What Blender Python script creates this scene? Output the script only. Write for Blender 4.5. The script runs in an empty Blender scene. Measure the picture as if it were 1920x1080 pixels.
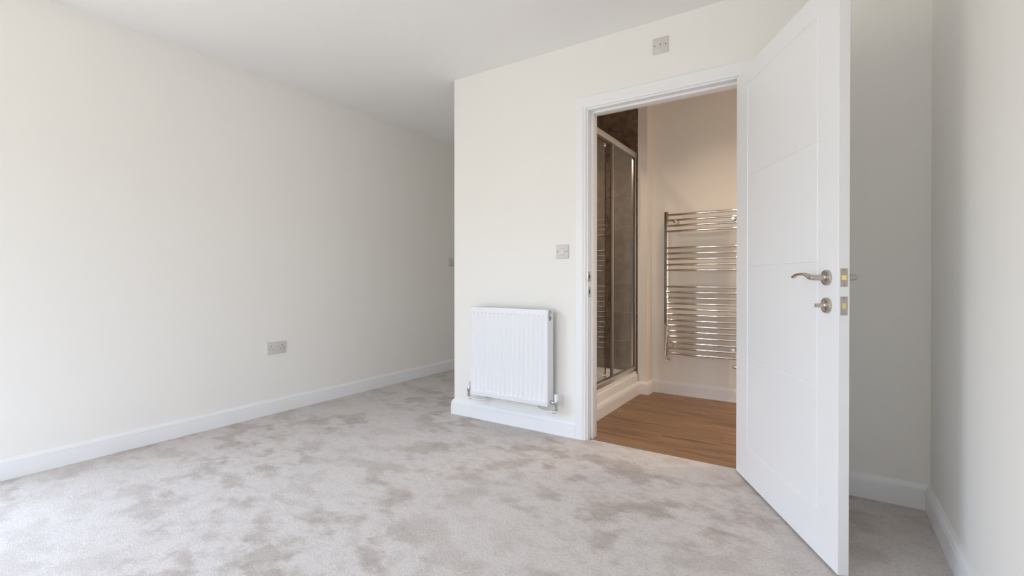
import bpy, bmesh, math, random
from mathutils import Vector, Matrix
random.seed(7)
D = bpy.data
SC = bpy.context.scene
COL = SC.collection

# ------------------------------------------------------------------ camera
cd = D.cameras.new('camera'); cam = D.objects.new('camera', cd); COL.objects.link(cam)
cd.sensor_width = 36.0; cd.lens = 888.0 / 1920.0 * 36.0
cd.shift_y = -15.0 / 1920.0
cd.clip_start = 0.02
cam.location = (0, 0, 0.98)
cam.rotation_euler = (math.radians(90 - 0.26), 0, math.radians(33.24))
SC.camera = cam

# ------------------------------------------------------------------ colour management / world / lights
SC.view_settings.view_transform = 'Standard'
SC.view_settings.look = 'None'
SC.view_settings.gamma = 1.0
SC.view_settings.use_curve_mapping = False
SC.view_settings.exposure = 0.20
SC.cycles.use_denoising = True
SC.cycles.max_bounces = 14
SC.cycles.diffuse_bounces = 10
SC.cycles.glossy_bounces = 6
SC.cycles.transparent_max_bounces = 16
SC.cycles.sample_clamp_indirect = 6.0

SKY = 6.5
w = D.worlds.new('world'); SC.world = w; w.use_nodes = True
nt = w.node_tree; nt.nodes.clear()
tc = nt.nodes.new('ShaderNodeTexCoord'); sep = nt.nodes.new('ShaderNodeSeparateXYZ')
rp = nt.nodes.new('ShaderNodeValToRGB'); mp = nt.nodes.new('ShaderNodeMapRange')
bg = nt.nodes.new('ShaderNodeBackground'); out = nt.nodes.new('ShaderNodeOutputWorld')
nt.links.new(tc.outputs['Generated'], sep.inputs[0])
mp.inputs['From Min'].default_value = -1; mp.inputs['From Max'].default_value = 1
nt.links.new(sep.outputs['Z'], mp.inputs['Value']); nt.links.new(mp.outputs[0], rp.inputs[0])
els = rp.color_ramp.elements
els[0].position = 0.0; els[0].color = (0.41, 0.385, 0.32, 1)
els[1].position = 1.0; els[1].color = (0.79, 0.98, 1.28, 1)
for p_, c_ in ((0.49, (0.41, 0.385, 0.32, 1)), (0.54, (0.50, 0.51, 0.49, 1)), (0.60, (0.82, 0.975, 1.23, 1))):
    e = els.new(p_); e.color = c_
nt.links.new(rp.outputs[0], bg.inputs[0]); bg.inputs[1].default_value = SKY
nt.links.new(bg.outputs[0], out.inputs[0])

# light portal in the window behind the camera (guides sampling of the sky, gives no light itself)
WX0, WX1, WZ0, WZ1, YB = -2.15, -1.27, 0.12, 2.12, -1.30
LY0, LY1, LZ0, LZ1 = -1.18, 0.38, 0.12, 2.12     # added unseen opening in the left wall, brightens right wall and door
RY0w, RY1w = -1.17, -0.50                        # added unseen opening in the right wall, brightens the left wall
def portal(cx, cy, cz, sx, sz, rot):
    l = D.lights.new('window_portal', 'AREA'); l.shape = 'RECTANGLE'; l.size = sx; l.size_y = sz
    l.cycles.is_portal = True
    o = D.objects.new('window_portal', l); COL.objects.link(o)
    o.location = (cx, cy, cz); o.rotation_euler = rot
portal((WX0 + WX1) / 2, YB - 0.05, (WZ0 + WZ1) / 2, WX1 - WX0, WZ1 - WZ0, (math.radians(90), 0, 0))
portal(0.383 + 0.05, (RY0w + RY1w) / 2, (LZ0 + LZ1) / 2, RY1w - RY0w, LZ1 - LZ0, (math.radians(90), 0, math.radians(90)))
portal(-3.322 - 0.05, (LY0 + LY1) / 2, (LZ0 + LZ1) / 2, LY1 - LY0, LZ1 - LZ0, (math.radians(90), 0, math.radians(-90)))

# ------------------------------------------------------------------ materials
def srgb(r, g, b):
    f = lambda c: (c / 255 / 12.92) if c / 255 <= 0.04045 else ((c / 255 + 0.055) / 1.055) ** 2.4
    return (f(r), f(g), f(b), 1)

def mat(name, col, rough=0.5, metal=0.0, bump=0.0, bscale=200.0, spec=0.5, coat=0.0, var=0.0, vscale=3.0):
    m = D.materials.new(name); m.use_nodes = True
    n = m.node_tree; p = n.nodes['Principled BSDF']
    p.inputs['Base Color'].default_value = col; p.inputs['Roughness'].default_value = rough
    p.inputs['Metallic'].default_value = metal
    p.inputs['Specular IOR Level'].default_value = spec
    p.inputs['Coat Weight'].default_value = coat
    co = n.nodes.new('ShaderNodeTexCoord')
    if bump:
        t = n.nodes.new('ShaderNodeTexNoise'); t.inputs['Scale'].default_value = bscale; t.inputs['Detail'].default_value = 3
        n.links.new(co.outputs['Object'], t.inputs['Vector'])
        b = n.nodes.new('ShaderNodeBump'); b.inputs['Strength'].default_value = bump; b.inputs['Distance'].default_value = 0.001
        n.links.new(t.outputs['Fac'], b.inputs['Height']); n.links.new(b.outputs[0], p.inputs['Normal'])
    if var:
        t = n.nodes.new('ShaderNodeTexNoise'); t.inputs['Scale'].default_value = vscale; t.inputs['Detail'].default_value = 4
        n.links.new(co.outputs['Object'], t.inputs['Vector'])
        mx = n.nodes.new('ShaderNodeMix'); mx.data_type = 'RGBA'
        mx.inputs[6].default_value = tuple(c * (1 - var) for c in col[:3]) + (1,)
        mx.inputs[7].default_value = tuple(min(1, c * (1 + var)) for c in col[:3]) + (1,)
        n.links.new(t.outputs['Fac'], mx.inputs[0]); n.links.new(mx.outputs[2], p.inputs['Base Color'])
    return m

M = {}
M['wall'] = mat('matt_wall_paint', (0.862, 0.846, 0.812, 1), 0.85, bump=0.10, bscale=350, spec=0.2, var=0.006, vscale=1.5)
M['ceil'] = mat('matt_ceiling_paint', (0.87, 0.865, 0.855, 1), 0.9, bump=0.08, bscale=300, spec=0.15, var=0.004)
M['gloss'] = mat('satin_white_woodwork', (0.85, 0.86, 0.875, 1), 0.38, bump=0.03, bscale=120, var=0.004)
M['door'] = mat('satin_white_door_paint', (0.845, 0.85, 0.865, 1), 0.42, bump=0.05, bscale=160, var=0.004)
M['enamel'] = mat('white_radiator_enamel', (0.80, 0.815, 0.84, 1), 0.3, var=0.003)
M['plastic'] = mat('white_moulded_plastic', (0.66, 0.62, 0.61, 1), 0.35, var=0.004, vscale=20)
M['rocker'] = mat('white_rocker_plastic', (0.70, 0.665, 0.655, 1), 0.3, var=0.004, vscale=20)
M['hole'] = mat('dark_socket_hole', (0.03, 0.028, 0.028, 1), 0.6, var=0.05)
M['slot'] = mat('grey_indicator_plastic', (0.42, 0.38, 0.37, 1), 0.4, var=0.03)
M['cap'] = mat('white_valve_cap', (0.82, 0.84, 0.90, 1), 0.35, var=0.01)
M['pipe'] = mat('white_plastic_pipe', (0.78, 0.80, 0.82, 1), 0.4, var=0.01)
M['valve'] = mat('chrome_valve_body', (0.62, 0.62, 0.64, 1), 0.22, metal=1.0, var=0.04, vscale=60)
M['chrome'] = mat('polished_chrome', (0.80, 0.78, 0.76, 1), 0.06, metal=1.0, var=0.01)
M['nickel'] = mat('brushed_nickel', (0.56, 0.51, 0.46, 1), 0.28, metal=1.0, bump=0.05, bscale=500, var=0.03, vscale=80)
M['steel'] = mat('brushed_steel_plate', (0.52, 0.51, 0.50, 1), 0.35, metal=1.0, var=0.08, vscale=200)
M['brass'] = mat('brass_bolt', (0.95, 0.70, 0.28, 1), 0.22, metal=1.0, var=0.03)
M['alu'] = mat('satin_aluminium_frame', (0.80, 0.78, 0.76, 1), 0.32, metal=1.0, var=0.01)
M['stile'] = mat('grey_anodised_stile', (0.22, 0.215, 0.21, 1), 0.3, metal=0.8, var=0.02)
M['seal'] = mat('dark_rubber_seal', (0.06, 0.055, 0.05, 1), 0.5, var=0.05)
M['tray'] = mat('white_acrylic_tray', (0.80, 0.80, 0.79, 1), 0.2, var=0.003)
M['grout'] = mat('pale_tile_grout', (0.62, 0.56, 0.48, 1), 0.9, bump=0.2, bscale=400, var=0.05)
M['fin'] = mat('grey_convector_steel', (0.45, 0.45, 0.45, 1), 0.5, var=0.02)
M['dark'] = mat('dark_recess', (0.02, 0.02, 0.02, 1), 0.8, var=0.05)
M['upvc'] = mat('white_window_frame', (0.82, 0.83, 0.84, 1), 0.3, var=0.003)

def mat_carpet():
    m = D.materials.new('cut_pile_carpet'); m.use_nodes = True
    n = m.node_tree; N = n.nodes; L = n.links; p = N['Principled BSDF']
    co = N.new('ShaderNodeTexCoord')
    def noise(sc, det, dist=0.0, rough=0.5, off=(0, 0, 0), stretch=(1, 1, 1), rz=0.0):
        mp = N.new('ShaderNodeMapping'); mp.inputs['Location'].default_value = off; mp.inputs['Scale'].default_value = stretch
        mp.inputs['Rotation'].default_value = (0, 0, rz)
        t = N.new('ShaderNodeTexNoise'); t.inputs['Scale'].default_value = sc; t.inputs['Detail'].default_value = det
        t.inputs['Distortion'].default_value = dist; t.inputs['Roughness'].default_value = rough
        L.new(co.outputs['Object'], mp.inputs[0]); L.new(mp.outputs[0], t.inputs['Vector']); return t.outputs['Fac']
    def mth(op, a, b):
        q = N.new('ShaderNodeMath'); q.operation = op
        for i, v in enumerate((a, b)):
            if isinstance(v, (int, float)): q.inputs[i].default_value = v
            else: L.new(v, q.inputs[i])
        return q.outputs[0]
    def ramp(v, a, b):
        q = N.new('ShaderNodeMapRange'); q.interpolation_type = 'SMOOTHSTEP'
        q.inputs['From Min'].default_value = a; q.inputs['From Max'].default_value = b; L.new(v, q.inputs['Value']); return q.outputs[0]
    blot = ramp(noise(5.0, 6, 0.0, 0.60, (3.1, 1.7, 0), (0.9, 1.15, 1), 0.5), 0.47, 0.60)
    blot2 = ramp(noise(13.0, 5, 0.0, 0.62, (0, 5, 0), (1, 1.4, 1), 0.5), 0.44, 0.66)
    reg = ramp(noise(1.3, 2, 0.0, 0.5, (8, 2, 0)), 0.34, 0.60)
    f = mth('MULTIPLY', mth('ADD', mth('MULTIPLY', blot, 0.72), mth('MULTIPLY', blot2, 0.38)), mth('ADD', 0.35, mth('MULTIPLY', reg, 0.65)))
    mx = N.new('ShaderNodeMix'); mx.data_type = 'RGBA'; mx.clamp_factor = True
    mx.inputs[6].default_value = (0.625, 0.575, 0.545, 1)
    mx.inputs[7].default_value = (0.400, 0.335, 0.290, 1)
    L.new(f, mx.inputs[0])
    # fleck of single tufts
    fl = noise(330, 2, 0, 0.7); fl2 = noise(95, 3, 0, 0.7)
    v = mth('ADD', mth('MULTIPLY', mth('SUBTRACT', fl, 0.5), 1.35), mth('MULTIPLY', mth('SUBTRACT', fl2, 0.5), 0.65))
    sc_ = mth('ADD', 1.0, v)
    hsv = N.new('ShaderNodeVectorMath'); hsv.operation = 'SCALE'
    L.new(mx.outputs[2], hsv.inputs[0]); L.new(sc_, hsv.inputs['Scale'])
    L.new(hsv.outputs[0], p.inputs['Base Color'])
    p.inputs['Roughness'].default_value = 0.95; p.inputs['Specular IOR Level'].default_value = 0.1
    p.inputs['Sheen Weight'].default_value = 0.25; p.inputs['Sheen Roughness'].default_value = 0.5
    b = N.new('ShaderNodeBump'); b.inputs['Strength'].default_value = 0.7; b.inputs['Distance'].default_value = 0.004
    L.new(mth('ADD', fl, mth('MULTIPLY', fl2, 0.8)), b.inputs['Height']); L.new(b.outputs[0], p.inputs['Normal'])
    return m
M['carpet'] = mat_carpet()

def mat_wood():
    m = D.materials.new('oak_effect_vinyl'); m.use_nodes = True
    n = m.node_tree; N = n.nodes; L = n.links; p = N['Principled BSDF']
    co = N.new('ShaderNodeTexCoord'); oi = N.new('ShaderNodeObjectInfo')
    # each plank shifts the grain by its own random value
    ad = N.new('ShaderNodeVectorMath'); ad.operation = 'ADD'
    cmb = N.new('ShaderNodeCombineXYZ'); ml = N.new('ShaderNodeMath'); ml.operation = 'MULTIPLY'; ml.inputs[1].default_value = 37.0
    L.new(oi.outputs['Random'], ml.inputs[0]); L.new(ml.outputs[0], cmb.inputs[0]); L.new(ml.outputs[0], cmb.inputs[2])
    L.new(co.outputs['Object'], ad.inputs[0]); L.new(cmb.outputs[0], ad.inputs[1])
    def noise(sc, det, stretch, dist=0.0, rough=0.6):
        mp = N.new('ShaderNodeMapping'); mp.inputs['Scale'].default_value = stretch
        t = N.new('ShaderNodeTexNoise'); t.inputs['Scale'].default_value = sc; t.inputs['Detail'].default_value = det
        t.inputs['Distortion'].default_value = dist; t.inputs['Roughness'].default_value = rough
        L.new(ad.outputs[0], mp.inputs[0]); L.new(mp.outputs[0], t.inputs['Vector']); return t.outputs['Fac']
    g1 = noise(5.0, 5, (0.35, 5, 1), 0.6)
    g2 = noise(22.0, 4, (0.25, 7, 1), 0.2, 0.7)
    r1 = N.new('ShaderNodeValToRGB'); L.new(g1, r1.inputs[0])
    e = r1.color_ramp.elements
    e[0].position = 0.28; e[0].color = (0.115, 0.058, 0.026, 1)
    e[1].position = 0.72; e[1].color = (0.315, 0.195, 0.115, 1)
    q = e.new(0.45); q.color = (0.228, 0.130, 0.070, 1)
    mr = N.new('ShaderNodeMapRange'); mr.inputs['From Min'].default_value = 0.3; mr.inputs['From Max'].default_value = 0.7
    mr.inputs['To Min'].default_value = 0.84; mr.inputs['To Max'].default_value = 1.12; L.new(g2, mr.inputs['Value'])
    # dark knots and short cracks
    kn = noise(4.2, 3, (0.55, 5.5, 1), 0.3, 0.55)
    kr = N.new('ShaderNodeMapRange'); kr.inputs['From Min'].default_value = 0.25; kr.inputs['From Max'].default_value = 0.345
    kr.inputs['To Min'].default_value = 0.45; kr.inputs['To Max'].default_value = 1.0; L.new(kn, kr.inputs['Value'])
    mm = N.new('ShaderNodeMath'); mm.operation = 'MULTIPLY'; L.new(mr.outputs[0], mm.inputs[0]); L.new(kr.outputs[0], mm.inputs[1])
    tr = N.new('ShaderNodeMapRange'); tr.inputs['To Min'].default_value = 0.93; tr.inputs['To Max'].default_value = 1.08; L.new(oi.outputs['Random'], tr.inputs['Value'])
    mm2 = N.new('ShaderNodeMath'); mm2.operation = 'MULTIPLY'; L.new(mm.outputs[0], mm2.inputs[0]); L.new(tr.outputs[0], mm2.inputs[1])
    vs = N.new('ShaderNodeVectorMath'); vs.operation = 'SCALE'; L.new(r1.outputs[0], vs.inputs[0]); L.new(mm2.outputs[0], vs.inputs['Scale'])
    L.new(vs.outputs[0], p.inputs['Base Color']); p.inputs['Roughness'].default_value = 0.42; p.inputs['Specular IOR Level'].default_value = 0.35
    b = N.new('ShaderNodeBump'); b.inputs['Strength'].default_value = 0.15; b.inputs['Distance'].default_value = 0.0005
    L.new(g2, b.inputs['Height']); L.new(b.outputs[0], p.inputs['Normal'])
    return m
M['wood'] = mat_wood()

def mat_tile():
    m = D.materials.new('brown_stone_effect_tile'); m.use_nodes = True
    n = m.node_tree; N = n.nodes; L = n.links; p = N['Principled BSDF']
    co = N.new('ShaderNodeTexCoord'); oi = N.new('ShaderNodeObjectInfo')
    ad = N.new('ShaderNodeVectorMath'); ad.operation = 'ADD'
    cmb = N.new('ShaderNodeCombineXYZ'); ml = N.new('ShaderNodeMath'); ml.operation = 'MULTIPLY'; ml.inputs[1].default_value = 23.0
    L.new(oi.outputs['Random'], ml.inputs[0]); L.new(ml.outputs[0], cmb.inputs[0]); L.new(ml.outputs[0], cmb.inputs[1])
    L.new(co.outputs['Object'], ad.inputs[0]); L.new(cmb.outputs[0], ad.inputs[1])
    t = N.new('ShaderNodeTexNoise'); t.inputs['Scale'].default_value = 14; t.inputs['Detail'].default_value = 7; t.inputs['Roughness'].default_value = 0.65
    t.inputs['Distortion'].default_value = 0.5; L.new(ad.outputs[0], t.inputs['Vector'])
    r = N.new('ShaderNodeValToRGB'); L.new(t.outputs['Fac'], r.inputs[0])
    r.color_ramp.elements[0].position = 0.34; r.color_ramp.elements[0].color = (0.105, 0.068, 0.047, 1)
    r.color_ramp.elements[1].position = 0.70; r.color_ramp.elements[1].color = (0.27, 0.20, 0.15, 1)
    L.new(r.outputs[0], p.inputs['Base Color']); p.inputs['Roughness'].default_value = 0.32
    return m
M['tile'] = mat_tile()

def mat_glass():
    m = D.materials.new('clear_toughened_glass'); m.use_nodes = True
    n = m.node_tree; N = n.nodes; L = n.links; N.clear()
    o = N.new('ShaderNodeOutputMaterial'); mx = N.new('ShaderNodeMixShader')
    ge = N.new('ShaderNodeNewGeometry'); dt = N.new('ShaderNodeVectorMath'); dt.operation = 'DOT_PRODUCT'
    L.new(ge.outputs['Normal'], dt.inputs[0]); L.new(ge.outputs['Incoming'], dt.inputs[1])
    ab = N.new('ShaderNodeMath'); ab.operation = 'ABSOLUTE'; L.new(dt.outputs['Value'], ab.inputs[0])
    om = N.new('ShaderNodeMath'); om.operation = 'SUBTRACT'; om.inputs[0].default_value = 1; L.new(ab.outputs[0], om.inputs[1])
    pw = N.new('ShaderNodeMath'); pw.operation = 'POWER'; pw.inputs[1].default_value = 5; L.new(om.outputs[0], pw.inputs[0])
    fr = N.new('ShaderNodeMath'); fr.operation = 'MULTIPLY_ADD'; fr.inputs[1].default_value = .96; fr.inputs[2].default_value = .04; L.new(pw.outputs[0], fr.inputs[0])
    t = N.new('ShaderNodeBsdfTransparent'); t.inputs[0].default_value = (0.955, 0.97, 0.96, 1)
    g = N.new('ShaderNodeBsdfGlossy'); g.inputs['Roughness'].default_value = 0.005
    L.new(fr.outputs[0], mx.inputs[0]); L.new(t.outputs[0], mx.inputs[1]); L.new(g.outputs[0], mx.inputs[2]); L.new(mx.outputs[0], o.inputs[0])
    return m
M['glass'] = mat_glass()

def mat_emit(name, col, s):
    m = D.materials.new(name); m.use_nodes = True
    p = m.node_tree.nodes['Principled BSDF']
    p.inputs['Emission Color'].default_value = col; p.inputs['Emission Strength'].default_value = s
    p.inputs['Base Color'].default_value = (0.8, 0.8, 0.8, 1)
    return m
M['lamp'] = mat_emit('warm_lamp_lens', (1, 0.72, 0.42, 1), 12)

# ------------------------------------------------------------------ mesh helpers
def link(name, me, m, parent=None):
    me.materials.append(m) if not me.materials else None
    o = D.objects.new(name, me); COL.objects.link(o)
    if parent is not None: o.parent = parent
    return o

def finish(bm, name, m, parent=None, smooth=False, loc=None):
    bmesh.ops.recalc_face_normals(bm, faces=bm.faces)
    me = D.meshes.new(name); bm.to_mesh(me); bm.free()
    if smooth:
        me.polygons.foreach_set('use_smooth', [True] * len(me.polygons))
        try: me.set_sharp_from_angle(angle=math.radians(40))
        except Exception: pass
    o = link(name, me, m, parent)
    if loc: o.location = loc
    return o

def add_box(bm, x0, x1, y0, y1, z0, z1, bev=0.0, seg=2):
    b2 = bmesh.new() if bev else bm
    vs = [b2.verts.new((x, y, z)) for z in (z0, z1) for y in (y0, y1) for x in (x0, x1)]
    for f in ((0, 2, 3, 1), (4, 5, 7, 6), (0, 1, 5, 4), (1, 3, 7, 5), (3, 2, 6, 7), (2, 0, 4, 6)):
        b2.faces.new([vs[i] for i in f])
    if bev:
        bmesh.ops.bevel(b2, geom=list(b2.edges), offset=bev, segments=seg, affect='EDGES', profile=0.5)
        me = D.meshes.new('tmp'); b2.to_mesh(me); b2.free(); bm.from_mesh(me); D.meshes.remove(me)

def box(name, x0, x1, y0, y1, z0, z1, m, parent=None, bev=0.0, seg=2, smooth=False):
    bm = bmesh.new(); add_box(bm, x0, x1, y0, y1, z0, z1, bev, seg)
    return finish(bm, name, m, parent, smooth or bev > 0)

def add_lathe(bm, prof, c, axis, n=32, caps=True):
    """revolve (radius, distance) pairs about axis starting at point c"""
    a = Vector(axis).normalized(); u = a.orthogonal().normalized(); v = a.cross(u); c = Vector(c)
    rings = []
    for r, d in prof:
        if r < 1e-6: rings.append([bm.verts.new(c + a * d)])
        else: rings.append([bm.verts.new(c + a * d + (u * math.cos(2 * math.pi * k / n) + v * math.sin(2 * math.pi * k / n)) * r) for k in range(n)])
    for A, B in zip(rings, rings[1:]):
        for k in range(n):
            k2 = (k + 1) % n
            if len(A) == 1 and len(B) == 1: continue
            if len(A) == 1: bm.faces.new((A[0], B[k2], B[k]))
            elif len(B) == 1: bm.faces.new((A[k], A[k2], B[0]))
            else: bm.faces.new((A[k], A[k2], B[k2], B[k]))
    if caps:
        for R in (rings[0], rings[-1]):
            if len(R) > 2: bm.faces.new(R)

def lathe(name, prof, c, axis, m, parent=None, n=32):
    bm = bmesh.new(); add_lathe(bm, prof, c, axis, n)
    return finish(bm, name, m, parent, True)

def add_tube(bm, pts, radii, n=14, up=None, flat=None):
    """swept tube; flat=(a,b) scale lists for an elliptical section along (side, up)"""
    pts = [Vector(p) for p in pts]; rings = []
    up = Vector(up) if up else Vector((0, 0, 1))
    for i, p in enumerate(pts):
        t = (pts[min(i + 1, len(pts) - 1)] - pts[max(i - 1, 0)]).normalized()
        s = t.cross(up)
        s = s.normalized() if s.length > 1e-4 else t.orthogonal().normalized()
        q = s.cross(t).normalized()
        ra, rb = radii[i] if isinstance(radii[i], tuple) else (radii[i], radii[i])
        rings.append([bm.verts.new(p + s * (ra * math.cos(2 * math.pi * k / n)) + q * (rb * math.sin(2 * math.pi * k / n))) for k in range(n)])
    for A, B in zip(rings, rings[1:]):
        for k in range(n): bm.faces.new((A[k], A[(k + 1) % n], B[(k + 1) % n], B[k]))
    bm.faces.new(rings[0]); bm.faces.new(rings[-1])

def smooth_path(pts, k=8):
    P = [Vector(p) for p in pts]; out_ = []
    P = [P[0] * 2 - P[1]] + P + [P[-1] * 2 - P[-2]]
    for i in range(1, len(P) - 2):
        for j in range(k):
            t = j / k
            out_.append(0.5 * ((2 * P[i]) + (-P[i - 1] + P[i + 1]) * t + (2 * P[i - 1] - 5 * P[i] + 4 * P[i + 1] - P[i + 2]) * t * t + (-P[i - 1] + 3 * P[i] - 3 * P[i + 1] + P[i + 2]) * t ** 3))
    out_.append(P[-2]); return out_

def sweep(path, side, prof, to3d):
    """mitred moulding along a 2-D path; prof = (outward, height) ring; returns one bmesh per segment"""
    P = [Vector(p) for p in path]
    nrm = []
    for a, b in zip(P, P[1:]):
        t = (b - a).normalized(); nrm.append(Vector((-t.y, t.x)) * side)
    res = []
    def mit(i):
        if i == 0: return nrm[0]
        if i == len(P) - 1: return nrm[-1]
        return (nrm[i - 1] + nrm[i]) / (1 + nrm[i - 1].dot(nrm[i]))
    for s in range(len(P) - 1):
        bm = bmesh.new(); rr = []
        for i in (s, s + 1):
            mdir = mit(i)
            rr.append([bm.verts.new(to3d(P[i] + mdir * a, h)) for a, h in prof])
        k = len(prof)
        for j in range(k): bm.faces.new((rr[0][j], rr[0][(j + 1) % k], rr[1][(j + 1) % k], rr[1][j]))
        bm.faces.new(rr[0]); bm.faces.new(rr[1])
        res.append(bm)
    return res

def structure(o): o['kind'] = 'structure'; return o
def empty(name, loc, rz=0.0):
    o = D.objects.new(name, None); COL.objects.link(o); o.location = loc; o.rotation_euler = (0, 0, rz); o.empty_display_size = 0.05
    return o
def thing(name, label, cat, loc, rz=0.0, group=None):
    o = empty(name, loc, rz); o['label'] = label; o['category'] = cat
    if group: o['group'] = group
    return o

# ------------------------------------------------------------------ key dimensions
XL, XR = -3.322, 0.383            # bedroom side walls
YF, YE = 2.636, 2.742             # bedroom face / ensuite face of the front wall
XC = -2.2254                      # outer corner by the radiator
H = 2.403
HE = 2.475                        # ensuite ceiling
YC = 4.6                          # end of the corridor
YK = 4.083                        # ensuite back wall
YN = 3.946                        # shower end wall / nib face
XN = -1.2297; XT = -1.306         # nib side, tile edge
XS = -2.10                        # shower inner wall
XER = 1.15                        # ensuite right wall
RL, RR, RZ = -1.181, -0.328, 1.990   # door rebate
OL, OR_, OZ = -1.212, -0.297, 2.021  # rough opening

# ------------------------------------------------------------------ room shell
W = M['wall']
structure(box('floor', XL - .1, XR + .1, YB - .1, YF, -.1, 0, M['carpet']))
structure(box('floor_corridor', XL - .1, XC + .05, YF, YC + .1, -.1, 0, M['carpet']))
structure(box('floor_doorway', RL - .02, RR + .02, YF, 2.655, -.1, 0, M['carpet']))
bm = bmesh.new()
add_box(bm, XL - .1, XR + .1, YB - .1, YE - .05, H, H + .1); add_box(bm, XL - .1, XC + .05, YE - .05, YC + .1, H, H + .1)
structure(finish(bm, 'ceiling', M['ceil']))
bm = bmesh.new()
for a in ((YB - .1, LY0, 0, H), (LY1, YC + .1, 0, H), (LY0, LY1, 0, LZ0), (LY0, LY1, LZ1, H)):
    add_box(bm, XL - .1, XL, a[0], a[1], a[2], a[3])
structure(finish(bm, 'wall_left', W))
bm = bmesh.new()
for a in ((YB - .1, RY0w, 0, H), (RY1w, YF, 0, H), (RY0w, RY1w, 0, LZ0), (RY0w, RY1w, LZ1, H)):
    add_box(bm, XR, XR + .1, a[0], a[1], a[2], a[3])
structure(finish(bm, 'wall_right', W))
structure(box('wall_corridor_end', XL, XC + .05, YC, YC + .1, 0, H, W))
structure(box('wall_corridor_side', XC, XC + .1, YE, YC, 0, H, W))
# front wall with the doorway cut out
bm = bmesh.new()
o2 = [(XC, 0), (OL, 0), (OL, OZ), (OR_, OZ), (OR_, 0), (XR + .1, 0), (XR + .1, H), (XC, H)]
fr = [bm.verts.new((x, YF, z)) for x, z in o2]; bk = [bm.verts.new((x, YE, z)) for x, z in o2]
bm.faces.new(fr); bm.faces.new(bk)
for i in range(8): bm.faces.new((fr[i], fr[(i + 1) % 8], bk[(i + 1) % 8], bk[i]))
structure(finish(bm, 'wall_front', W))
# back wall behind the camera with a wide window
bm = bmesh.new()
for a in ((XL - .1, WX0, 0, H), (WX1, XR + .1, 0, H), (WX0, WX1, 0, WZ0), (WX0, WX1, WZ1, H)):
    add_box(bm, a[0], a[1], YB - .1, YB, a[2], a[3])
structure(finish(bm, 'wall_back', W))
win = structure(empty('window_1', ((WX0 + WX1) / 2, YB - .05, WZ0)))
cx = (WX0 + WX1) / 2
hw = (WX1 - WX0) / 2; hh = WZ1 - WZ0
for a in ((-hw, hw, 0, .05), (-hw, hw, hh - .05, hh)): box('window_rail', a[0], a[1], -.03, .03, a[2], a[3], M['upvc'], win)
for x in (-hw, -.03, hw - .05): box('window_stile', x, x + .05, -.03, .03, .05, hh - .05, M['upvc'], win)

for nm, wx, wa, wb in (('added_window_left', XL - .05, LY0, LY1), ('added_window_right', XR + .05, RY0w, RY1w)):  # frames for the two side openings, both added to spread the daylight
  win = structure(empty(nm, (wx, (wa + wb) / 2, LZ0)))
  hw = (wb - wa) / 2; hh = LZ1 - LZ0
  for a in ((-hw, hw, 0, .05), (-hw, hw, hh - .05, hh)): box('window_rail', -.03, .03, a[0], a[1], a[2], a[3], M['upvc'], win)
  for y in (-hw, hw - .05): box('window_stile', -.03, .03, y, y + .05, .05, hh - .05, M['upvc'], win)

# ensuite shell
structure(box('wall_ensuite_back', XN, XER, YK, YK + .1, 0, HE, W))
structure(box('wall_ensuite_nib', XT, XN, YN, YK + .1, 0, HE, W))
structure(box('wall_ensuite_right', XER, XER + .1, YE - .1, YK + .1, 0, HE, W))
structure(box('wall_ensuite_front', XR + .1, XER, YE - .1, YE, 0, HE, W))
structure(box('ceiling_ensuite', XC + .05, XER + .1, YE - .05, YK + .1, HE, HE + .09, M['ceil']))
sub = structure(box('floor_ensuite', XS, XER + .1, 2.655, YK + .1, -.1, -.006, M['grout']))

# vinyl planks laid parallel to the doorway
x_lo, x_hi = -1.30, XER
yy = 2.657; row = 0
plank_me = {}
while yy < YK + .02:
    y1 = min(yy + .178, YK + .02)
    xs = x_lo - [0.1, .75, .42, .95, .27, .6, .05, .85, .5][row % 9]
    while xs < x_hi:
        a, b = max(xs, x_lo), min(xs + 1.22, x_hi)
        if yy < 2.742:   # the first row runs through the doorway
            a, b = max(a, OL + .002), min(b, OR_ - .002)
        if b - a > .02:
            box('plank', a + .0002, b - .0002, yy + .0002, y1 - .0002, -.006, 0.0, M['wood'], sub, bev=.0006, seg=1)
        xs += 1.22
    yy += .178; row += 1
# fill behind the first row at both sides of the doorway inside the ensuite
for a, b in ((x_lo, OL), (OR_, XER)):
    box('plank', a, b, YE, 2.8348, -.006, 0.0, M['wood'], sub, bev=.0006, seg=1)

# threshold strip between carpet and vinyl
bm = bmesh.new(); add_box(bm, RL + .0155, RR - .0155, 2.6535, 2.6580, -.004, .0012, .0005)
structure(finish(bm, 'trim_threshold', M['nickel'], smooth=True))

# ------------------------------------------------------------------ baseboards
SKP = [(0, 0), (.018, 0), (.018, .0765), (.0172, .0778), (.0140, .0782), (.0140, .0800), (.0160, .0812), (.0158, .086),
       (.0135, .0925), (.0098, .0985), (.0072, .1020), (.0062, .105), (0, .105)]
def skirt(path, side, names, m=None):
    for bm, nm in zip(sweep(path, side, SKP, lambda p, h: (p.x, p.y, h)), names):
        if nm: structure(finish(bm, nm, m or M['gloss'], smooth=False))
        else: bm.free()
ARL, ARR = -1.258, -0.251
skirt([(XL, YB), (XL, YC)], -1, ['baseboard_left'])
skirt([(XC, YC), (XC, YF), (ARL, YF)], -1, ['baseboard_corridor', 'baseboard_front'])
skirt([(ARR, YF), (XR, YF), (XR, YB)], -1, ['baseboard_behind_door', 'baseboard_right'])
skirt([(XT + .002, YE), (XT + .002, YN), (XN, YN), (XN, YK), (XER, YK)], -1,
      ['baseboard_shower', 'baseboard_nib', 'baseboard_nib_side', 'baseboard_ensuite_back'])

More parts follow.
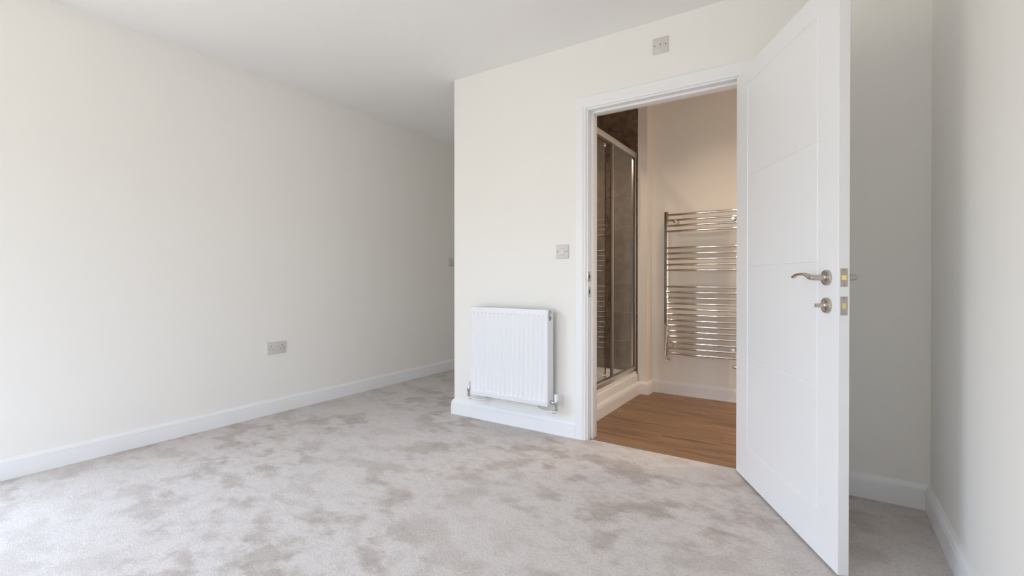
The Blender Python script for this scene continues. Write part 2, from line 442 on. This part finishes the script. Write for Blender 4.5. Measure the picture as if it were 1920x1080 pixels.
# ------------------------------------------------------------------ door lining, stops, architrave
trim = structure(empty('trim_door_frame', ((RL + RR) / 2, YF, 0)))
ox = -(RL + RR) / 2; oy = -YF
def tb(name, x0, x1, y0, y1, z0, z1, m, bev=.0012):
    return box(name, x0 + ox, x1 + ox, y0 + oy, y1 + oy, z0, z1, m, trim, bev=bev)
G = M['gloss']
tb('jamb', OL, RL, YF - .001, YE + .001, 0, OZ, G); tb('jamb', RR, OR_, YF - .001, YE + .001, 0, OZ, G)
tb('head', RL, RR, YF - .001, YE + .001, RZ, OZ, G)
YS = YF + .040
tb('door_stop', RL, RL + .0145, YS, YE - .003, 0, RZ, G, .0016); tb('door_stop', RR - .0145, RR, YS, YE - .003, 0, RZ, G, .0016)
tb('door_stop', RL + .0145, RR - .0145, YS, YE - .003, RZ - .013, RZ, G, .0016)
AP = [(0, 0), (0, .0095), (.0015, .011), (.006, .0118), (.011, .0135), (.0155, .0165), (.0175, .0168), (.0178, .0178), (.020, .0185), (.060, .0185), (.0635, .0178), (.066, .0155), (.066, 0)]
IL, IR, IZ = RL - .011, RR + .011, RZ + .010
for bm in sweep([(IL, 0), (IL, IZ), (IR, IZ), (IR, 0)], 1, AP, lambda p, h: (p.x + ox, YF + oy - h, p.y)):
    finish(bm, 'architrave', G, trim)
# strike plates in the left jamb
def strike(z0, z1, y0, y1, m, lip):
    tb('strike_plate', RL - .0005, RL + .0012, y0, y1, z0, z1, m, .0004)
    if lip: tb('strike_lip', RL - .006, RL + .0012, YF - .0025, YF + .002, z0, z1, m, .0004)
    zc = (z0 + z1) / 2; yc = (y0 + y1) / 2
    tb('strike_slot', RL + .001, RL + .0016, yc - .006, yc + .007, zc - .011, zc + .011, M['dark'], 0)
    for dz in (-.023, .023):
        s = lathe('screw', [(0.0, .0004), (.0025, 0.0004), (.003, 0)], (RL + .0016 + ox, yc + oy, zc + dz), (-1, 0, 0), m, trim, 12)
strike(.957, 1.018, YF + .004, YF + .032, M['nickel'], True)
strike(.863, .928, YF + .010, YF + .032, M['steel'], False)

# ------------------------------------------------------------------ the open door
TH, DW, DZ0, DZ1 = .035, .847, .010, 1.987
# local frame: +X from hinge to lock edge, -Y... face seen by the camera is at local y = -TH (built below), other face at y = 0
ang = math.atan2(-.878, .479)
door = structure(empty('door_1', (-.3312, 2.6310, 0), ang))
# world normal of seen face is (-.878,-.479): local -Y after rotation by ang is (sin(ang), -cos(ang)) = (-.878,-.479)
PX0, PX1 = .133, .724
PZ = [.170, .600, 1.033, 1.458, 1.897]
gw, gd = .0085, .0030
bm = bmesh.new()
add_box(bm, 0, DW, -TH + gd, -gd, DZ0, DZ1)
def ring(bm, ysurf, ydeep):
    h = gw / 2
    outer = [(0, DZ0), (DW, DZ0), (DW, DZ1), (0, DZ1)]
    inner = [(PX0 - h, PZ[0] - h), (PX1 + h, PZ[0] - h), (PX1 + h, PZ[-1] + h), (PX0 - h, PZ[-1] + h)]
    b = .0022
    inner2 = [(x + sx * b, z + sz * b) for (x, z), (sx, sz) in zip(inner, ((1, 1), (-1, 1), (-1, -1), (1, -1)))]
    s = 1 if ysurf > ydeep else -1
    eb = .0012
    outs = [(x + sx * eb, z + sz * eb) for (x, z), (sx, sz) in zip(outer, ((1, 1), (-1, 1), (-1, -1), (1, -1)))]
    A = [bm.verts.new((x, ydeep, z)) for x, z in outer]
    A1 = [bm.verts.new((x, ysurf - s * eb, z)) for x, z in outer]
    B = [bm.verts.new((x, ysurf, z)) for x, z in outs]
    C = [bm.verts.new((x, ysurf, z)) for x, z in inner]
    E = [bm.verts.new((x, ydeep, z)) for x, z in inner2]
    for P, Q in ((A, A1), (A1, B), (B, C), (C, E)):
        for i in range(4): bm.faces.new((P[i], P[(i + 1) % 4], Q[(i + 1) % 4], Q[i]))
ring(bm, -TH, -TH + gd); ring(bm, 0, -gd)
leaf = finish(bm, 'leaf', M['door'], door)
for face in (0, 1):
    for z0, z1 in zip(PZ, PZ[1:]):
        h = gw / 2; b = .0022
        bm = bmesh.new()
        a0, a1, c0, c1 = PX0 + h, PX1 - h, z0 + h, z1 - h
        ys, yd = (-TH, -TH + gd) if face == 0 else (0, -gd)
        s = [bm.verts.new((x, ys, z)) for x, z in ((a0, c0), (a1, c0), (a1, c1), (a0, c1))]
        d = [bm.verts.new((x, yd, z)) for x, z in ((a0 - b, c0 - b), (a1 + b, c0 - b), (a1 + b, c1 + b), (a0 - b, c1 + b))]
        bm.faces.new(s); bm.faces.new(d)
        for i in range(4): bm.faces.new((s[i], s[(i + 1) % 4], d[(i + 1) % 4], d[i]))
        finish(bm, 'door_panel', M['door'], leaf)

HX, HZ, TZ = .786, .981, .887
def handle(sgn):
    """sgn -1: seen face (local -Y); +1: far face"""
    y0 = -TH if sgn < 0 else 0
    ax = (0, sgn, 0)
    rose = lathe('handle_rose', [(.0262, 0), (.0262, .0065), (.0248, .0088), (.0200, .0096), (.0188, .0088), (.0150, .0088), (.0146, .0100), (0, .0100)], (HX, y0, HZ), ax, M['nickel'], door, 48)
    bm = bmesh.new()
    add_lathe(bm, [(.0112, .009), (.0112, .014), (.0098, .0155), (.0098, .046), (.0088, .0535), (.006, .0575), (0, .0585)], (HX, y0, HZ), ax, 28)
    p = y0 + sgn * .046
    ctl = [(HX + .004, y0 + sgn * .0455, HZ), (HX - .014, y0 + sgn * .049, HZ + .002), (HX - .038, y0 + sgn * .050, HZ + .0100),
           (HX - .066, y0 + sgn * .0505, HZ + .0120), (HX - .098, y0 + sgn * .0495, HZ + .0100), (HX - .124, y0 + sgn * .047, HZ + .0035), (HX - .134, y0 + sgn * .0455, HZ - .0002)]
    pts = smooth_path(ctl, 7); n = len(pts)
    rad = []
    for i in range(n):
        t = i / (n - 1)
        rr = .0098 if t < .12 else (.0098 - (t - .12) / .30 * .0046 if t < .42 else .0052)
        side = .0098 - .0012 * t
        if t > .93: k = (1 - t) / .07; rr *= .35 + .65 * math.sqrt(max(k, 0)); side *= .4 + .6 * math.sqrt(max(k, 0))
        if t < .06: rr *= .6; side *= .8
        rad.append((side, rr))
    add_tube(bm, pts, rad, 18)
    finish(bm, 'lever', M['nickel'], door, True)
    rose2 = lathe('turn_rose', [(.0262, 0), (.0262, .0065), (.0248, .0088), (.0200, .0096), (.0188, .0088), (.0130, .0088), (.0126, .0100), (0, .0100)], (HX, y0, TZ), ax, M['nickel'], door, 48)
    if sgn < 0:
        bm = bmesh.new()
        add_lathe(bm, [(.0095, .0095), (.0095, .0125), (.0068, .0145), (.0064, .030), (.005, .0325), (0, .033)], (HX, y0, TZ), ax, 24)
        pts = [(HX, y0 + sgn * .022, TZ - .001), (HX, y0 + sgn * .030, TZ), (HX, y0 + sgn * .0375, TZ), (HX, y0 + sgn * .0395, TZ)]
        add_box(bm, HX - .0042, HX + .0042, y0 - .041, y0 - .024, TZ - .0068, TZ + .0068, .0018)
        finish(bm, 'thumb_turn', M['nickel'], door, True)
    else:
        bm = bmesh.new(); add_box(bm, HX - .006, HX + .006, .0098, .0108, TZ - .0012, TZ + .0012)
        finish(bm, 'release_slot', M['dark'], door)
handle(-1); handle(1)
# lock-edge plates (lock edge is local x = DW)
yc = -.0175 - .0003
def edge_plate(name, z0, z1, m, bolt_z0, bolt_z1, w2):
    pl = box(name, DW - .001, DW + .0006, yc - .0115, yc + .0115, z0, z1, m, door, bev=.0003, seg=1)
    zc = (z0 + z1) / 2
    for dz in (-.0245, .0245):
        lathe('screw', [(.0030, 0), (.0030, .0004), (.0012, .0001), (0, .0001)], (DW + .0006, yc, zc + dz), (1, 0, 0), M['steel'], pl, 16)
        box('screw_recess', DW + .0007, DW + .00085, yc - .0014, yc + .0014, zc + dz - .0014, zc + dz + .0014, M['hole'], pl)
    return pl
pl = edge_plate('latch_plate', .951, 1.011, M['nickel'], 0, 0, 0)
# bevelled latch bolt
bm = bmesh.new()
z0, z1, ya, yb_ = .9735, .9885, yc - .0075, yc + .0045
vs = [bm.verts.new(v) for v in ((DW, ya, z0), (DW + .0015, ya, z0), (DW + .0060, yb_, z0), (DW, yb_, z0), (DW, ya, z1), (DW + .0015, ya, z1), (DW + .0060, yb_, z1), (DW, yb_, z1))]
for f in ((0, 1, 2, 3), (4, 7, 6, 5), (0, 4, 5, 1), (1, 5, 6, 2), (2, 6, 7, 3), (3, 7, 4, 0)): bm.faces.new([vs[i] for i in f])
finish(bm, 'latch_bolt', M['brass'], door)
pl = edge_plate('deadbolt_plate', .858, .919, M['steel'], 0, 0, 0)
bm = bmesh.new(); add_box(bm, DW, DW + .0022, yc - .0055, yc + .0055, .879, .8985, .0006)
db = finish(bm, 'deadbolt', M['brass'], door)
lathe('deadbolt_pin', [(.0024, 0), (.0024, .0006), (0, .0006)], (DW + .0022, yc, .8888), (1, 0, 0), M['chrome'], db, 16)
# butt hinges
for z in (.24, 1.0, 1.74):
    hg = lathe('hinge', [(.0055, 0), (.0055, .1), (.004, .103), (0, .104)], (-.0015, .0035, z - .05), (0, 0, 1), M['nickel'], door, 18)

# ------------------------------------------------------------------ panel radiator
RX0, RX1, RY0, RY1, RZ0, RZ1 = -1.9975, -1.398, 2.530, 2.600, .191, .784
rad = thing('radiator', 'white ribbed panel radiator on the wall left of the doorway', 'radiator', ((RX0 + RX1) / 2, YF, 0))
def rl(x, y, z): return (x - (RX0 + RX1) / 2, y - YF, z)
wR = RX1 - RX0; NCH = 17
x_a, x_b = RX0 + .014, RX1 - .014; pitch = (x_b - x_a) / NCH
xs = [RX0, RX0 + .002, RX0 + .0045]
for c in range(NCH):
    for k in range(10): xs.append(x_a + pitch * (c + k / 10))
xs += [x_b, RX1 - .0045, RX1 - .002, RX1]
zt, zb = RZ1 - .034, RZ0 + .030
zs = [RZ0, RZ0 + .002, RZ0 + .0045, RZ0 + .0125, RZ0 + .015, zb - .006] + [zb - .006 + .018 * k / 6 for k in range(1, 7)] + [.4, .55] + \
     [zt - .012 + .012 * k / 6 for k in range(7)] + [RZ1 - .016, RZ1 - .008, RZ1 - .0045, RZ1 - .002, RZ1]
def sm(t): t = max(0, min(1, t)); return t * t * (3 - 2 * t)
def depth(x, z):
    d = 0
    if x_a < x < x_b:
        f = ((x - x_a) / pitch) % 1.0
        s = sm((f - .16) / .20) * sm((.84 - f) / .20)
        e = sm((zt - z) / .009) * sm((z - zb) / .015)
        d = .0050 * s * e
    ex = min(x - RX0, RX1 - x); ez = min(z - RZ0, RZ1 - z); em = min(ex, ez)
    if em < .0045: d += .0035 * (1 - math.sqrt(max(0, 1 - (1 - em / .0045) ** 2)))
    if abs(z - (RZ0 + .0125)) < .0005: d += .0012
    return d
bm = bmesh.new()
g = [[bm.verts.new(rl(x, RY0 + depth(x, z), z)) for x in xs] for z in zs]
for i in range(len(zs) - 1):
    for j in range(len(xs) - 1): bm.faces.new((g[i][j], g[i][j + 1], g[i + 1][j + 1], g[i + 1][j]))
# returned edge
def edge(vl):
    nv = [bm.verts.new(v.co + Vector((0, .010, 0))) for v in vl]
    for a in range(len(vl) - 1): bm.faces.new((vl[a], vl[a + 1], nv[a + 1], nv[a]))
edge(g[0]); edge(g[-1]); edge([r[0] for r in g]); edge([r[-1] for r in g])
finish(bm, 'front_panel', M['enamel'], rad, True)
# side covers with the notch for the bleed valve (right side shows it)
for sx, x in ((-1, RX0), (1, RX1)):
    x0, x1 = (x - .0005, x + .0015) if sx < 0 else (x - .0015, x + .0005)
    bm = bmesh.new()
    ring2 = [(RY0 + .008, RZ0 + .002), (RY1, RZ0 + .002), (RY1, RZ1 - .004), (RY0 + .048, RZ1 - .004)]
    yc_ = RY0 + .030; zc_ = RZ1 - .052
    ring2 += [(RY0 + .046, zc_)] + [(yc_ + .016 * math.cos(a), zc_ - .016 * math.sin(a)) for a in [math.pi * k / 8 for k in range(1, 8)]] + [(RY0 + .014, zc_), (RY0 + .014, RZ1 - .004), (RY0 + .008, RZ1 - .004)]
    A = [bm.verts.new(rl(x0, y, z)) for y, z in ring2]; B = [bm.verts.new(rl(x1, y, z)) for y, z in ring2]
    bm.faces.new(A); bm.faces.new(B)
    for i in range(len(A)): bm.faces.new((A[i], A[(i + 1) % len(A)], B[(i + 1) % len(A)], B[i]))
    finish(bm, 'side_cover', M['enamel'], rad)
    bm = bmesh.new()
    add_lathe(bm, [(.010, -.012), (.010, -.001), (.0085, .0006), (.004, .0008), (.004, -.002), (0, -.002)], rl(x, RY0 + .041, RZ1 - .034), (sx, 0, 0), 20)
    finish(bm, 'bleed_plug', M['cap'], rad, True)
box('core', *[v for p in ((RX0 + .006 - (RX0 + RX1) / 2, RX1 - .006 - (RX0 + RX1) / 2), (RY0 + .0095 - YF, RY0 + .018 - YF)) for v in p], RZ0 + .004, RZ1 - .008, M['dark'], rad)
bm = bmesh.new()   # convector fins
for k in range(50):
    fx = RX0 + .03 + k * (wR - .06) / 49 - (RX0 + RX1) / 2
    add_box(bm, fx - .0005, fx + .0005, RY0 + .018 - YF, RY1 - .006 - YF, RZ0 + .05, RZ1 - .04)
fins = finish(bm, 'convector_fins', M['fin'], rad); fins['kind'] = 'stuff'
bm = bmesh.new()   # top grille
cxr = (RX0 + RX1) / 2
add_box(bm, RX0 - cxr, RX1 - cxr, RY0 + .006 - YF, RY0 + .014 - YF, RZ1 - .004, RZ1 - .0005)
add_box(bm, RX0 - cxr, RX1 - cxr, RY1 - .006 - YF, RY1 - YF, RZ1 - .004, RZ1 - .0005)
for k in range(41):
    fx = RX0 + .001 + k * (wR - .012) / 40 - cxr
    add_box(bm, fx, fx + .010 if k in (0, 40) else fx + .006, RY0 + .012 - YF, RY1 - .004 - YF, RZ1 - .004, RZ1 - .0008)
tg = finish(bm, 'top_grille', M['enamel'], rad)
for x in (RX0 + .10, RX1 - .10):
    box('wall_bracket', x - .02 - cxr, x + .02 - cxr, RY1 - .012 - YF, -.0005, RZ0 + .06, RZ1 - .06, M['fin'], rad)

# valves: body stands 4 cm outside each end; white cap on top; pipe elbow at the foot
def valve(sx):
    xe = RX0 if sx < 0 else RX1
    vx = xe + sx * .040; vy = 2.566
    dx = 0.0 if sx > 0 else 0.0
    zc = .222
    bm = bmesh.new()
    add_lathe(bm, [(.0075, .166), (.0105, .168), (.0105, .184), (.0085, .186), (.0085, .196), (.0115, .200), (.0120, .214), (.0120, .228), (.0100, .232), (0, .232)], rl(vx, vy, 0), (0, 0, 1), 22)
    add_lathe(bm, [(.0135, .004), (.0135, .012), (.0120, .013), (.0100, .014), (.0100, .024), (.0125, .026), (.0125, .034), (.008, .036)], rl(xe, vy, .214), (sx, 0, 0), 6)
    add_lathe(bm, [(.0112, 0), (.0112, .036)], rl(xe, vy, .214), (sx, 0, 0), 20)
    body = finish(bm, 'valve', M['valve'], rad, True)
    bm = bmesh.new()
    add_lathe(bm, [(.0105, .228), (.0125, .2300), (.0120, .262), (.0105, .2675), (.006, .2690), (0, .2692)], rl(vx, vy, 0), (0, 0, 1), 24)
    finish(bm, 'valve_cap', M['cap'], body, True)
    bm = bmesh.new()
    pts = [(vx, vy, .180), (vx, vy, .1665), (vx - sx * .008, vy, .1585), (vx - sx * .022, vy, .1570), (vx - sx * .050, vy - .002, .155),
           (vx - sx * .085, vy + .002, .153), (vx - sx * .120, vy + .016, .158), (vx - sx * .150, vy + .036, .168), (vx - sx * .172, vy + .056, .178), (vx - sx * .186, vy + .0705, .184)]
    add_tube(bm, smooth_path([rl(*p) for p in pts], 6), [.0068] * (6 * (len(pts) - 1) + 1), 14, up=(0, 1, 0.01))
    finish(bm, 'supply_pipe', M['pipe'], rad, True)
    bm = bmesh.new()
    add_tube(bm, [rl(vx - sx * .006, vy, .1578), rl(vx - sx * .020, vy, .1568), rl(vx - sx * .026, vy, .1566)], [.0090, .0090, .0084], 16, up=(0, 1, 0.01))
    finish(bm, 'pipe_nut', M['valve'], body, True)
valve(-1); valve(1)

# ------------------------------------------------------------------ ladder towel rail in the ensuite
TX0, TX1, TY = -1.081, -.500, 3.992
tr = thing('towel_rail', 'tall chrome ladder towel rail on the ensuite wall beyond the doorway', 'towel rail', ((TX0 + TX1) / 2, YK, 0))
cxt = (TX0 + TX1) / 2
def tl(x, y, z): return (x - cxt, y - YK, z)
for x in (TX0, TX1):
    c_ = tl(x, TY, .333)
    box('upright', c_[0] - .0165, c_[0] + .0165, c_[1] - .014, c_[1] + .014, .333, 1.524, M['chrome'], tr, bev=.0022, seg=2)
zs_b = [.3585 + .0457 * k for k in range(13)] + [1.0425 + .0459 * k for k in range(5)] + [1.3630 + .0450 * k for k in range(4)]
bar = None
for z in zs_b:
    if bar is None:
        bm = bmesh.new()
        pts = []; nseg = 14
        for k in range(nseg + 1):
            t = k / nseg; x = TX0 + .004 + (TX1 - TX0 - .008) * t
            pts.append((x - cxt, TY - .006 - .010 * math.sin(math.pi * t) - YK, 0))
        add_tube(bm, pts, [.0102] * len(pts), 20)
        bar = finish(bm, 'bar', M['chrome'], tr, True); bar.location.z = z
    else:
        c = bar.copy(); COL.objects.link(c); c.parent = tr; c.location.z = z
for x in (TX0 + .070, TX1 - .070):
    for z in (1.4405, .4230):
        lathe('mount', [(.013, 0), (.013, .004), (.0075, .006), (.0075, .096), (.0140, .098), (.0145, .120), (.0130, .1235), (0, .124)], tl(x, YK, z), (0, -1, 0), M['chrome'], tr, 24)
def rail_valve(x, sx):
    bm = bmesh.new()
    add_lathe(bm, [(.0090, 0), (.0115, .002), (.0115, .012), (.0085, .014), (.0085, .024), (.0125, .026), (.0125, .034), (0, .035)], tl(x, TY, .334), (0, 0, -1), 20)
    add_lathe(bm, [(0, -.012), (.0115, -.011), (.0115, .010), (.0090, .012), (.0090, YK - TY)], tl(x, TY, .3), (0, 1, 0), 20)
    L_ = .026 if sx < 0 else .022
    if sx < 0:   # left: lockshield stub pointing right
        add_lathe(bm, [(.0085, 0), (.0085, .012), (.0115, .014), (.0115, .030), (.009, .032), (0, .0325)], tl(x, TY, .303), (1, -.35, 0), 20)
    else:        # right: longer hand wheel pointing left
        add_lathe(bm, [(.0085, 0), (.0085, .020), (.0130, .024), (.0140, .030), (.0140, .074), (.0125, .078), (0, .079)], tl(x, TY, .292), (-1, 0, 0), 24)
    v = finish(bm, 'rail_valve', M['chrome'], tr, True)
rail_valve(TX0, -1); rail_valve(TX1, 1)

# ------------------------------------------------------------------ wall plates
def plate(root, w_, h_, m):
    bm = bmesh.new()
    prof = [(0, 0), (w_ / 2 - .0, 0)]
    a = w_ / 2; b = h_ / 2
    r0 = [(-a, -b), (a, -b), (a, b), (-a, b)]
    def rr(ins, d, rad_=.004, k=4):
        out_ = []
        for (cx_, cz_), st in zip(((a - ins - rad_, -b + ins + rad_), (a - ins - rad_, b - ins - rad_), (-a + ins + rad_, b - ins - rad_), (-a + ins + rad_, -b + ins + rad_)), (-math.pi / 2, 0, math.pi / 2, math.pi)):
            for q in range(k + 1):
                t = st + math.pi / 2 * q / k
                out_.append(bm.verts.new((cx_ + rad_ * math.cos(t), -d, cz_ + rad_ * math.sin(t))))
        return out_
    rings = [rr(0, 0), rr(0, .0045), rr(.0008, .0065), rr(.003, .0085), rr(.0045, .009)]
    for A, B in zip(rings, rings[1:]):
        for i in range(len(A)): bm.faces.new((A[i], A[(i + 1) % len(A)], B[(i + 1) % len(A)], B[i]))
    bm.faces.new(rings[0]); bm.faces.new(rings[-1])
    return finish(bm, 'plate', m, root, True)
def screw(root, x, z):
    lathe('screw', [(.0032, 0), (.0032, .0006), (.0028, .0010), (0, .0010)], (x, -.0088, z), (0, -1, 0), M['hole'], root, 16)
def sw_plate(label, loc, rz):
    t = thing('light_switch', label, 'switch', loc, rz)
    plate(t, .086, .086, M['plastic'])
    bm = bmesh.new()   # tilted rocker
    add_box(bm, -.0135, .0135, -.0118, -.0085, -.018, .018, .0010)
    for v in bm.verts:
        if v.co.y < -.010: v.co.y -= .0020 * (-v.co.z / .018)
    finish(bm, 'rocker', M['rocker'], t, True)
    box('rocker_gap', -.0150, .0150, -.00925, -.0088, -.0195, .0195, M['slot'], t)
    screw(t, -.0302, 0); screw(t, .0302, 0)
    return t
sw_plate('white single light switch on the wall between the radiator and the doorway', (-1.351, YF, 1.143), 0)
sw_plate('white light switch on the shaded left wall down the corridor', (XL, 3.870, 1.145), math.pi / 2)
t = thing('fan_isolator', 'white isolator plate high on the wall above the doorway', 'switch', (-.7485, YF, 2.259))
plate(t, .087, .087, M['plastic'])
box('toggle_surround', -.0085, .0085, -.0100, -.0088, -.020, .016, M['rocker'], t, bev=.0004)
bm = bmesh.new(); add_box(bm, -.0040, .0040, -.0125, -.0098, -.0055, .0085, .0010)
finish(bm, 'toggle', M['slot'], t, True)
box('status_mark', -.0022, .0022, -.0104, -.0099, -.0150, -.0110, M['slot'], t)
box('fuse_slot', .0165, .0175, -.0096, -.0088, -.010, .014, M['slot'], t)
screw(t, -.0302, 0); screw(t, .0302, 0)
t = thing('double_socket', 'white double power socket low on the long left wall', 'socket', (XL, 1.939, .473), math.pi / 2)
plate(t, .147, .087, M['plastic'])
for x in (-.0120, .0120):
    bm = bmesh.new(); add_box(bm, x - .0080, x + .0080, -.0120, -.0085, .008, .028, .0012)
    for v in bm.verts:
        if v.co.y < -.010: v.co.y -= .0012 * ((v.co.z - .018) / .010)
    finish(bm, 'rocker', M['rocker'], t, True)
    box('rocker_gap', x - .0090, x + .0090, -.0093, -.0088, .0068, .0292, M['slot'], t)
for cx_ in (-.0420, .0420):
    box('pin_hole', cx_ - .0021, cx_ + .0021, -.0094, -.0088, .0095, .0185, M['hole'], t)
    for dx in (-.0112, .0112): box('pin_hole', cx_ + dx - .0034, cx_ + dx + .0034, -.0094, -.0088, -.0105, -.0060, M['hole'], t)
for x in (-.0602, .0602):
    lathe('screw', [(.0028, 0), (.0028, .0006), (0, .0008)], (x, -.0088, .002), (0, -1, 0), M['slot'], t, 14)

# ------------------------------------------------------------------ shower: tiled walls, tray, sliding screen
TW, THt, J = .400, .2489, .003
def tiles(root, origin, du, nu, normal, zlo=.190, zhi=HE, wmax=None):
    """lay tiles from origin along du; each tile is its own child with recessed joints"""
    du = Vector(du); nn = Vector(normal); o = Vector(origin); cache = {}
    L_ = wmax; u = 0
    while u < L_ - .01:
        u1 = min(u + TW, L_); z = .188
        while z < zhi - .01:
            z1 = min(z + THt, zhi)
            bm = bmesh.new()
            wq, hq = u1 - u - J, z1 - z - J
            add_box(bm, 0, wq, 0, .0085, 0, hq, .0010, 1)
            R = Matrix((du, nn, Vector((0, 0, 1)))).transposed()
            bm.transform(R.to_4x4())
            ob = finish(bm, 'tile', M['tile'], root, False)
            ob.location = o + du * (u + J / 2) + Vector((0, 0, z + J / 2))
            z = z1
        u = u1
e_ = structure(box('wall_shower_end', XS - .03, XT, YN + .008, YK + .1, 0, HE, M['grout']))
tiles(e_, (XT - .004, YN + .0075, 0), (-1, 0, 0), 0, (0, -1, 0), wmax=XT - XS - .004)
l_ = structure(box('wall_shower_left', XS - .024, XS - .001, YE, YN + .008, 0, HE, M['grout']))
tiles(l_, (XS - .0015, YN - .001, 0), (0, -1, 0), 0, (1, 0, 0), wmax=YN - YE - .012)
n_ = structure(box('wall_shower_near', XS - .001, XT, YE, YE + .004, 0, HE, M['grout']))
tiles(n_, (XT - .004, YE + .0035, 0), (-1, 0, 0), 0, (0, 1, 0), wmax=XT - XS - .014)
structure(box('trim_tile_edge', XT - .003, XT, YN - .003, YN + .012, .19, HE, M['tray']))

tray = thing('shower_tray', 'white raised shower tray under the sliding glass screen', 'shower tray', ((XT + XS) / 2, (YE + YN) / 2, 0))
cxs, cys = (XT + XS) / 2, (YE + YN) / 2
hx, hy = (XT - XS) / 2 - .012, (YN - YE) / 2 - .014
bm = bmesh.new()
def rect(ax, ay, z): return [bm.verts.new((sx * ax, sy * ay, z)) for sx, sy in ((-1, -1), (1, -1), (1, 1), (-1, 1))]
R_ = [rect(hx, hy, .150), rect(hx, hy, .184), rect(hx - .004, hy - .004, .1895), rect(hx - .055, hy - .055, .1895), rect(hx - .062, hy - .062, .185), rect(hx - .075, hy - .075, .158), rect(hx - .09, hy - .09, .154)]
for A, B in zip(R_, R_[1:]):
    for i in range(4): bm.faces.new((A[i], A[(i + 1) % 4], B[(i + 1) % 4], B[i]))
bm.faces.new(R_[0]); bm.faces.new(R_[-1])
finish(bm, 'basin', M['tray'], tray)
box('plinth', hx - .018, XT + .0015 - cxs, -hy + .0, hy, 0, .1665, M['gloss'], tray, bev=.0015)
lathe('waste', [(.045, 0), (.045, .004), (.03, .007), (0, .008)], (0.0, -.1, .154), (0, 0, 1), M['chrome'], tray, 32)

SX = -1.334      # glass plane
sc = thing('shower_screen', 'framed sliding glass shower screen seen through the doorway', 'shower screen', (SX, YN, 0))
def sb(name, x0, x1, y0, y1, z0, z1, m, par=None, bev=.0015):
    return box(name, x0 - SX, x1 - SX, y0 - YN, y1 - YN, z0, z1, m, par or sc, bev=bev)
ZT = 2.034
sb('bottom_rail', -1.352, -1.3235, YE + .02, YN - .006, .1905, .2040, M['chrome'], None, .001)
sb('bottom_rail', -1.352, -1.3180, YE + .02, YN - .006, .2045, .2320, M['alu'])
sb('top_rail', -1.354, -1.3160, YE + .02, YN - .006, 1.990, ZT, M['alu'])
sb('post', -1.352, -1.3200, 3.905, YN - .006, .2322, 1.9898, M['alu'])
sb('post', -1.352, -1.3200, YE + .02, YE + .055, .2322, 1.9898, M['alu'])
# fixed pane (far) and sliding pane (near)
fx = sb('fixed_pane', -1.3295, -1.3255, 3.38, 3.906, .226, 1.992, M['glass'], None, 0)
sb('pane_stile', -1.3330, -1.3220, 3.376, 3.408, .2325, 1.989, M['stile'], fx)
sb('pane_edge', -1.3335, -1.3205, 3.4085, 3.4150, .2325, 1.989, M['alu'], fx, .0008)
sb('pane_seal', -1.3330, -1.3220, 3.896, 3.9045, .2325, 1.989, M['seal'], fx, 0)
sl = sb('sliding_pane', -1.3480, -1.3440, 2.82, 3.312, .240, 1.978, M['glass'], None, 0)
sb('pane_seal', -1.3500, -1.3420, 3.3122, 3.3190, .240, 1.978, M['seal'], sl, 0)
sb('pane_stile', -1.3500, -1.3420, 2.800, 2.820, .240, 1.978, M['alu'], sl, .001)
for z in (1.955, .262):
    for y in (3.285, 2.87):
        lathe('roller', [(.013, -.004), (.015, -.002), (.015, .006), (.011, .008), (.006, .012), (0, .012)], (-1.342 - SX, y - YN, z), (1, 0, 0), M['chrome'], sl, 20)

# ------------------------------------------------------------------ ensuite downlights (their lamps light the room)
for x, y, e in ((-.62, 3.38, 25), (.50, 3.42, 74), (-1.7, 3.35, 33)):
    dl = thing('downlight', {-.62: 'recessed ceiling downlight above the chrome towel rail', .50: 'recessed ceiling downlight at the right end of the ensuite', -1.7: 'recessed ceiling downlight above the shower tray'}[x], 'light', (x, y, HE), 0, 'ensuite ceiling downlights')
    lathe('bezel', [(.030, .0), (.043, .0), (.042, .004), (.036, .006), (.030, .003)], (0, 0, 0), (0, 0, -1), M['chrome'], dl, 32)
    lathe('lens', [(.030, .001), (0, .001)], (0, 0, 0), (0, 0, -1), M['lamp'], dl, 24)
    l = D.lights.new('downlight_lamp', 'SPOT'); l.energy = e; l.color = (1.0, .765, .56); l.spot_size = math.radians(130); l.spot_blend = 1.0; l.shadow_soft_size = .03
    lo = D.objects.new('downlight_lamp', l); COL.objects.link(lo); lo.parent = dl; lo.location = (0, 0, -.012)
